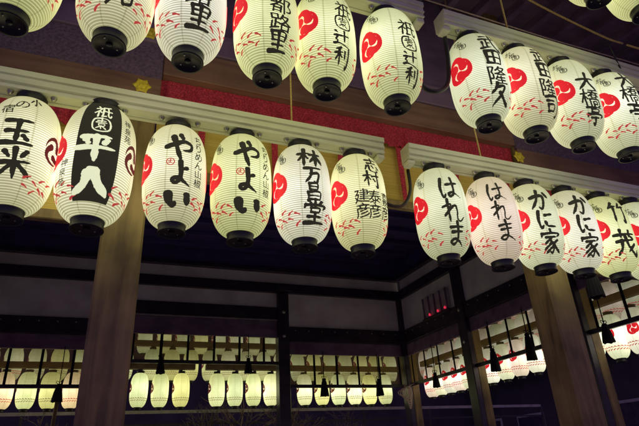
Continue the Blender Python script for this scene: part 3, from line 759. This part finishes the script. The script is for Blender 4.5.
side_run('y', XE, -1, YF + .14, YN - .16, [(Y2 + w2, YN - w2, 0), (Y3 + w2, Y2 - w2, 0), (YF + w2 + .02, Y3 - w2, 0)])
side_run('y', XW, 1, YF + .14, YN - .16, [(Y2 + w2, YN - w2, 0), (Y3 + w2, Y2 - w2, 0), (YF + w2 + .02, Y3 - w2, 0)])
part(MB().box(XR - .17, XR + .17, YN - .19, YN - .10, 3.30, 3.40, .01), "bracket", M['dark'])
part(MB().box(XW, XE, YN - .03, YN + .03, 3.804, 4.205), "upper_wall", M['ceil'])
part(MB().box(XE - .03, XE + .03, YF + .04, YN - .04, 3.804, 4.205), "upper_wall", M['ceil'])
part(MB().box(XW - .03, XW + .03, YF + .04, YN - .04, 3.804, 4.205), "upper_wall", M['ceil'])
part(MB().box(XW, XE, YF, YN, 4.21, 4.27), "ceiling", M['ceil'])
for k in range(12):
    y = YF + .5 + k * .58
    part(MB().box(XW + .1, XE - .1, y - .04, y + .04, 4.12, 4.205, .005), "ceiling_batten", M['ceil'])
# front eave: boards on rafters, falling outwards
def eave(zi, zo, yi, yo):
    m = MB(); m.add([(XW - 3, yi, zi), (XE + 3, yi, zi), (XE + 3, yo, zo), (XW - 3, yo, zo), (XW - 3, yi, zi + .05), (XE + 3, yi, zi + .05), (XE + 3, yo, zo + .05), (XW - 3, yo, zo + .05)],
                    [(0, 1, 2, 3), (7, 6, 5, 4), (0, 4, 5, 1), (1, 5, 6, 2), (2, 6, 7, 3), (3, 7, 4, 0)]); return m
part(eave(4.15, 3.75, YF - .04, 0.3), "eave_boards", M['dusk'])
sl = (4.15 - 3.75) / (YF - .04 - .3)
for k in range(34):
    x = XW - 1.5 + k * .34
    m = MB(); z1, z0 = 4.146, 4.146 - sl * (YF - .04 - .35)
    m.add([(x - .035, YF - .04, z1 - .09), (x + .035, YF - .04, z1 - .09), (x + .035, .35, z0 - .09), (x - .035, .35, z0 - .09),
           (x - .035, YF - .04, z1), (x + .035, YF - .04, z1), (x + .035, .35, z0), (x - .035, .35, z0)],
          [(0, 1, 2, 3), (7, 6, 5, 4), (0, 4, 5, 1), (1, 5, 6, 2), (2, 6, 7, 3), (3, 7, 4, 0)])
    part(m, "rafter", M['dusk'])
m = MB(); cx, cy = (XW + XE) / 2, (YF + YN) / 2
e0 = [(XW - 3, .25, 3.86), (XE + 3, .25, 3.86), (XE + 3, YN + 2.8, 3.86), (XW - 3, YN + 2.8, 3.86), (cx - 2, cy, 7.4), (cx + 2, cy, 7.4)]
e1 = [(a, b, c + .25) for a, b, c in e0[:4]] + [(a, b, c + .25) for a, b, c in e0[4:]]
fs = [(0, 1, 5, 4), (1, 2, 5), (2, 3, 4, 5), (3, 0, 4)]
m.add(e0 + e1, fs + [tuple(6 + i for i in f)[::-1] for f in fs] + [(0, 6, 7, 1), (1, 7, 8, 2), (2, 8, 9, 3), (3, 9, 6, 0)])
part(m, "roof", M['roof'])

# framed name panel with three red lamps on the east frieze
t = empty("wall_panel", (6.10, 8.625, 2.60), "small barred dark panel with three red lights on the white frieze of the side wall", "panel")
MB().box(-.05, 0, -.44, .44, .0, .42, .004).build("panel_board", M['panelm'], t)
for k in range(5):
    y = -.43 + k * .205
    MB().box(-.075, -.052, y, y + .03, .005, .415).build("slat", M['dusk'], t)
MB().box(-.09, -.0, -.46, .46, -.05, -.004, .004).build("shelf", M['dark'], t)
for y in (.16, -.135, -.38):
    MB().lathe([(0.004, 0.0), (0.020, .008), (0.022, .03), (0.014, .05), (0.004, .056)], 12, -.10, y, -.002).build("red_light", M['redlamp'], t)

# ------------------------------------------------------------------ bamboo blinds
BG = "bamboo blinds hung in the bays of the pavilion"
def blind(axis, c, l0, l1, z0, z1, label, inn, ribs, valance=None, out=0.0):
    t = empty("bamboo_blind", ((l0 + l1) / 2, c, z0) if axis == 'x' else (c, (l0 + l1) / 2, z0), label, "blind", BG)
    L = (l1 - l0) / 2
    def bx(a0, a1, d0, d1, za, zb, nm, mat, bev=0.0):
        p0, p1 = sorted((inn * d0, inn * d1))
        m = MB().box(a0, a1, p0, p1, za, zb, bev) if axis == 'x' else MB().box(p0, p1, a0, a1, za, zb, bev)
        return m.build(nm, mat, t)
    # reed sheet: a single pliant sheet
    m = MB(); vs = [(-L, 0, 0), (L, 0, 0), (L, 0, z1 - z0), (-L, 0, z1 - z0)]
    if axis != 'x': vs = [(0, a, b) for a, _, b in vs]
    m.add(vs, [(0, 1, 2, 3)]); m.build("reed_sheet", M['blindfront'] if valance else M['blind'], t)
    bx(-L, L, -.028, .028, -.028, .034, "bottom_rod", M['dark'] if valance is None else M['column'], .006)
    for (r, rt, rb, rz0, rz1) in ribs:
        mid = (l0 + l1) / 2
        p = [(r - mid - rt, rz1 - z0), (r - mid + rt, rz1 - z0), (r - mid + rb, rz0 - z0), (r - mid - rb, rz0 - z0)]
        d = (inn * .034, inn * .040) if valance is None else (-.034, -.040)
        vs = [(a, dd, b) if axis == 'x' else (dd, a, b) for dd in d for a, b in p]
        m = MB().add(vs, [(0, 1, 2, 3), (7, 6, 5, 4), (0, 4, 5, 1), (1, 5, 6, 2), (2, 6, 7, 3), (3, 7, 4, 0)])
        m.build("ribbon", M['brocade'] if valance else M['tassel'], t)
    if valance:
        za, zb = valance; n = int((l1 - l0) / .012); k = 6; vs = []; fs = []
        for i in range(n + 1):
            x = -L + 2 * L * i / n
            for j in range(k + 1):
                z = za - z0 + (zb - za) * j / k; s = 1 - j / k
                zz = z - (0.010 * abs(sin(x * pi / .105)) if j == 0 else 0)
                vs.append((x, -.045 - (.004 + .022 * s) * (0.6 * sin(2 * pi * x / .105) + .5 * sin(2 * pi * x / .07 + 1)), zz))
        for i in range(n):
            for j in range(k): a = i * (k + 1) + j; fs.append((a, a + k + 1, a + k + 2, a + 1))
        m = MB(); m.add(vs, fs, True); m.build("brocade_valance", M['brocade'], t)
    return t
blind('x', 3.06, XL + .13, XR - .13, 1.755, 2.48, "golden bamboo blind with a red brocade valance filling the centre front bay", 1,
      [(2.0 + k * .52, .026, .018, 1.79, 2.28) for k in (-3, -2, -1, 0, 1, 2)], (2.272, 2.47))
blind('x', 3.06, XW + .13, XL - .13, 1.37, 2.3, "golden bamboo blind hung lower in the front bay behind the black-banded lantern", 1,
      [(-.62, .026, .018, 1.40, 2.1), (-1.14, .026, .018, 1.4, 2.1)], (2.0, 2.18))
blind('x', 3.06, XR + .13, XE - .13, 1.37, 2.3, "golden bamboo blind in the right front bay, its hem just under the lower lanterns", 1,
      [(3.95, .026, .018, 1.40, 2.1), (4.47, .026, .018, 1.4, 2.1)], (2.0, 2.18))
def rbs(a, b, off, z0, z1):
    out = []; x = off
    while x < b - .1:
        if x > a + .1: out.append((x, .022, .022, z0, z1))
        x += .49
    return out
blind('x', YN, XW + w2, XL - w2, 1.42, 2.04, "see-through blind in the left bay of the back wall", -1, rbs(XW, XL, -2.45, 1.45, 2.03))
blind('x', YN, XL + w2, XR - w2, 1.855, 2.36, "see-through blind in the raised centre bay of the back wall", -1, rbs(XL, XR, .45, 1.885, 2.35))
blind('x', YN, XR + w2, XE - w2, 1.42, 2.04, "see-through blind in the back bay that ends at the inner corner", -1, rbs(XR, XE, 3.95, 1.45, 2.03))
blind('y', XE, Y2 + w2, YN - w2, 1.44, 2.04, "see-through blind in the side-wall bay nearest the inner corner", -1, rbs(Y2, YN, 8.35, 1.47, 2.03))
blind('y', XE, Y3 + w2, Y2 - w2, 1.44, 2.04, "see-through blind in the middle bay of the side wall", -1, rbs(Y3, Y2, 5.8, 1.47, 2.03))
blind('y', XE, YF + w2 + .02, Y3 - w2, 1.44, 2.04, "see-through blind in the side-wall bay nearest the big right column", -1, rbs(YF, Y3, 3.6, 1.47, 2.03))

# ------------------------------------------------------------------ tassels
TG = "black tassels hanging before the blinds"
def tassel(x, y, zt, h, r, label, cord):
    t = empty("tassel", (x, y, zt), label, "tassel", TG)
    m = MB(); n = 28; prof = [(r * .30, 0), (r * .46, -.012), (r * .50, -.03), (r * .42, -.045), (r * .55, -.06), (r * .75, -h * .5), (r * .95, -h * .9), (r, -h), (r * .6, -h * .99)]
    vs = []; fs = []
    for k, (a, z) in enumerate(prof):
        for i in range(n):
            aa = 2 * pi * i / n; q = a * (1 + (.07 * (i % 2) if k > 4 else 0)); vs.append((q * cos(aa), q * sin(aa), z + (random.uniform(-.012, .004) if k == 7 else 0)))
    for k in range(len(prof) - 1):
        for i in range(n): j = (i + 1) % n; fs.append((k * n + i, k * n + j, (k + 1) * n + j, (k + 1) * n + i))
    fs.append(tuple(range(n))); m.add(vs, fs, False); m.build("tassel_skirt", M['tassel'], t)
    c = MB(); c.tube([(0, 0, -.005), (0.004, 0, cord * .5), (0, 0, cord)], .008, 6)
    for s in (-1, 1): c.tube(smooth_path([(0, 0, .02), (s * .035, 0, .045), (s * .05, 0, .02), (s * .02, 0, .0)], 4), .005, 6)
    c.build("cord", M['tassel'], t)
tassel(.95, 9.93, 1.90, .28, .075, "tassel under the lower bar of the centre back bay, nearest the tall left column", .46)
tassel(2.555, 9.93, 1.92, .28, .075, "tassel in the centre back bay, nearer the slim dark post", .44)
tassel(4.09, 9.93, 1.55, .33, .085, "tassel in the back bay, close to the slim dark post", .52)
tassel(5.31, 9.93, 1.55, .33, .08, "tassel in the back bay, close to the inner corner", .52)
tassel(-.645, 9.93, 1.44, .28, .085, "tassel above the wooden pole, left of the tall front column", .62)
tassel(5.96, 8.84, 1.50, .27, .07, "tassel on the side wall below the panel with red lights", .54)
tassel(5.96, 7.085, 1.60, .36, .08, "tassel in the middle of the side wall, just right of the lit post", .45)
tassel(5.96, 6.24, 1.66, .40, .075, "tassel against the big right column", .38)
tassel(5.96, 4.86, 1.46, .24, .075, "tassel low on the side wall at the right edge", .58)
tassel(3.64, 2.96, 1.44, .33, .062, "large black tassel directly below the white two-hiragana lantern", .80)
MBp = MB().tube([(-.636, 9.9, 1.16), (-.66, 9.9, .3), (-.67, 9.9, -.51)], .03, 10)
tag(MBp.build("wooden_pole", M['column']), "pale wooden pole standing below the left back tassel", "pole")
# coil of cords on the inner corner column
cc = MB()
for k in range(5):
    a = k * .9
    cc.tube(smooth_path([(6.0 - .10 * cos(a), 9.93 - .03 * k, 1.45), (5.93 - .05 * k, 9.92, 1.28), (5.97, 9.90, .95 + .05 * k), (6.05 - .02 * k, 9.92, 1.25), (6.02, 9.94, 1.45)], 6), .012, 6)
tag(cc.build("rope_coil", M['wire']), "bundle of looped cords hanging on the inner corner post", "cord")

# ------------------------------------------------------------------ far lantern tiers behind and beside the pavilion
# one source of each part, then copies
cr = MB(); write(cr, TOMOE, radians(78), 0.03, 0.21, .86)
CREST_FAR = cr.mesh("crest_far"); CREST_FAR.materials.append(M['redglow'])
CREST_DK = cr.mesh("crest_dark"); CREST_DK.materials.append(M['browninkm'])
ch = MB(); RING = 0.17 - np.abs(np.hypot(GXX - .5, GYY - .5) - .28)
for k in range(22):
    for row in (0, 1):
        write(ch, RING if False else LEAF, 2 * pi * (k + .5 * row) / 22, -0.165 - .034 * row, .045, 1.0, radians(20 if row else -20))
CHAIN_RED = ch.mesh("chain_red"); CHAIN_RED.materials.append(M['dashglow'])
CHAIN_DK = ch.mesh("chain_dark"); CHAIN_DK.materials.append(M['chain'])
ORD = ["first", "second", "third", "fourth", "fifth", "sixth", "seventh", "eighth", "ninth", "tenth", "eleventh", "twelfth", "thirteenth", "fourteenth", "fifteenth", "sixteenth", "seventeenth", "eighteenth", "nineteenth", "twentieth", "twenty first", "twenty second", "twenty third", "twenty fourth"]
ROWN = ["lowest", "middle", "highest"]
def far_row(pts, row, side, turn):
    grp = "paper lanterns in the %s row outside the %s" % (ROWN[row], side)
    for i, (x, y, z) in enumerate(pts):
        base = random.choice([YG, (.80,.85,.42), (.86,.87,.50), YL, (.80,.88,.48)]) if side == "back wall" else random.choice([GW, WH, CR_, PK])
        if row == 0 and side == "back wall" and i in (3, 6): base = (0.98, 0.74, 0.44)
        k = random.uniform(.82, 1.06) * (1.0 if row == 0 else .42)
        lab = "%s lit lantern, counted from the %s, in the %s row outside the %s" % (ORD[i], "left" if side == "back wall" else "inner corner", ROWN[row], side)
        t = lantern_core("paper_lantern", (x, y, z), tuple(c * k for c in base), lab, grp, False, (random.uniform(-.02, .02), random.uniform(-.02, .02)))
        t.rotation_euler.z = (3.65 if side == 'side wall' else 3.40) + random.uniform(-.12, .12)
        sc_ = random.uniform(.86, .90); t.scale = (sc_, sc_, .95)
        if row == 0 or side == 'back wall': link("crest", CREST_FAR if side != "back wall" else CREST_DK, None, t)
        link("dash_pattern", CHAIN_RED if side != "back wall" or i in (3, 6) else CHAIN_DK, None, t)
xc = [-2.65, -2.28, -1.91, -1.535, -1.181, -.818, -.47, .658, 1.031, 1.414, 2.091, 2.45, 2.82, 3.184, 3.903, 4.289, 4.662, 5.04, 5.40, 5.77]
far_row([(x, 10.56, 1.42) for x in xc], 0, "back wall", pi)
far_row([(-2.7 + k * .385 + (.0 if k < 9 else .12), 11.12, 1.975) for k in range(24)], 1, "back wall", pi)
far_row([(-2.8 + k * .395, 11.75, 2.62) for k in range(24)], 2, "back wall", pi)
yc_ = [9.90, 9.57, 9.24, 8.92, 8.60, 8.25, 7.93, 7.55, 7.18, 6.80, 6.42, 6.02, 5.62, 5.24, 4.88, 4.50, 4.12, 3.75]
far_row([(6.56, y, 1.475 if y > 5.3 else 1.40) for y in yc_], 0, "side wall", pi / 2)
far_row([(7.12, 10.9 - k * .38, 2.03) for k in range(20)], 1, "side wall", pi / 2)
far_row([(7.75, 11.2 - k * .39, 2.68) for k in range(20)], 2, "side wall", pi / 2)
def back_rail(x0, x1, y0, y1, z, label):
    m = MB().box(x0, x1, y0, y1, z, z + .11, .008)
    tag(m.build("lantern_rail", M['railback']), label, "rail", "rails of the far lantern rows")
for r, (d, z) in enumerate(((.46, 1.42), (1.02, 1.975), (1.65, 2.62))):
    back_rail(-4.2, XL - .15 if r == 0 else 6.9 + .5 * r, YN + d - .05, YN + d + .05, z + .372, "wooden rail of the %s lantern row outside the back wall%s" % (ROWN[r], ", left bay piece" if r == 0 else ""))
    if r == 0:
        back_rail(XL + .3, 1.66, YN + d - .05, YN + d + .05, z + .372, "wooden rail of the lowest row in the centre back bay, piece by the tall column")
        back_rail(1.86, 6.3, YN + d - .05, YN + d + .05, z + .372, "wooden rail of the lowest row running on behind the slim dark post")
for r, (d, z) in enumerate(((.43, 1.475), (.99, 2.03), (1.62, 2.68))):
    back_rail(XE + d - .05, XE + d + .05, 3.4, 10.2 + .5 * r, z + .372, "wooden rail of the %s lantern row outside the side wall" % ROWN[r])

# ------------------------------------------------------------------ things beyond the pavilion
t = empty("railing", (-1.5, 13.2, -1.6), "grey railing in the dark behind the back lanterns", "railing")
MB().box(-6, 14, -.03, .03, 2.86, 2.93).build("top_bar", M['fence'], t)
MB().box(-6, 14, -.02, .02, 2.60, 2.64).build("lower_bar", M['wallfar'], t)
for k in range(11): MB().box(-6 + k * 2., -5.95 + k * 2., -.025, .025, 0, 2.855).build("post", M['wallfar'], t)
t = empty("far_building", (6, 22, -1.6), "dim grey shrine building far behind the pavilion", "building")
MB().box(-18, 12, 0, 5, 0, 7.3).build("wall", M['wallfar'], t)
MB().box(-18.6, 12.6, -.9, 5.9, 7.3, 7.7, .1).build("roof", M['roof'], t)
for k in range(9):
    MB().box(-13 + k * 2.8, -11.6 + k * 2.8, -.06, -.003, 1.2, 2.9, .02).build("shutter", M['fence'], t)
t = empty("side_building", (17, 4, -1.6), "dark low building with pale frames beyond the side wall", "building")
MB().box(0, 4, -8, 30, 0, 4.9).build("wall", M['wallfar'], t)
MB().box(-1, 5, -9, 31, 4.9, 5.3, .1).build("roof", M['roof'], t)
for k in range(13):
    f = MB().box(-.08, -.003, -7 + k * 2.6, -5.4 + k * 2.6, 1.0, 3.1, .02).build("window_frame", M['fence'], t)
    MB().box(-.10, -.082, -6.9 + k * 2.6, -5.5 + k * 2.6, 1.1, 3.0).build("pane", M['dark'], f)
def bare_tree(x, y, label, seed, h):
    r = random.Random(seed); t = empty("bare_tree", (x, y, -1.6), label, "tree", "leafless trees behind the pavilion")
    MB().tube([(0, 0, 0), (.05, .02, h * .5), (.02, 0, h)], [.12, .09, .07], 10).build("trunk", M['bark'], t)
    m = MB()
    def br(p, d, L, rad, dep):
        q = p + d * L; mid = p + d * L * .5 + Vector((r.uniform(-.08, .08),) * 3) * L
        m.tube([p, mid, q], [rad, rad * .8, rad * .6], 5)
        if dep:
            for _ in range(3):
                nd = (d + Vector((r.uniform(-.9, .9), r.uniform(-.9, .9), r.uniform(-.5, .7)))).normalized(); br(q, nd, L * r.uniform(.55, .85), rad * .6, dep - 1)
    for _ in range(7):
        a = r.uniform(0, 2 * pi); br(Vector((0, 0, h * r.uniform(.7, 1))), Vector((cos(a), sin(a), r.uniform(.0, .6))).normalized(), r.uniform(.5, .8), .035, 4)
    m.build("crown", M['bark'], t)
bare_tree(3.0, 12.4, "leafless twiggy tree behind the centre back bay", 3, 2.2)
bare_tree(-1.3, 12.5, "leafless twiggy tree behind the left back bay", 9, 2.1)
bare_tree(5.2, 12.6, "leafless twiggy tree behind the back bay by the inner corner", 14, 2.0)
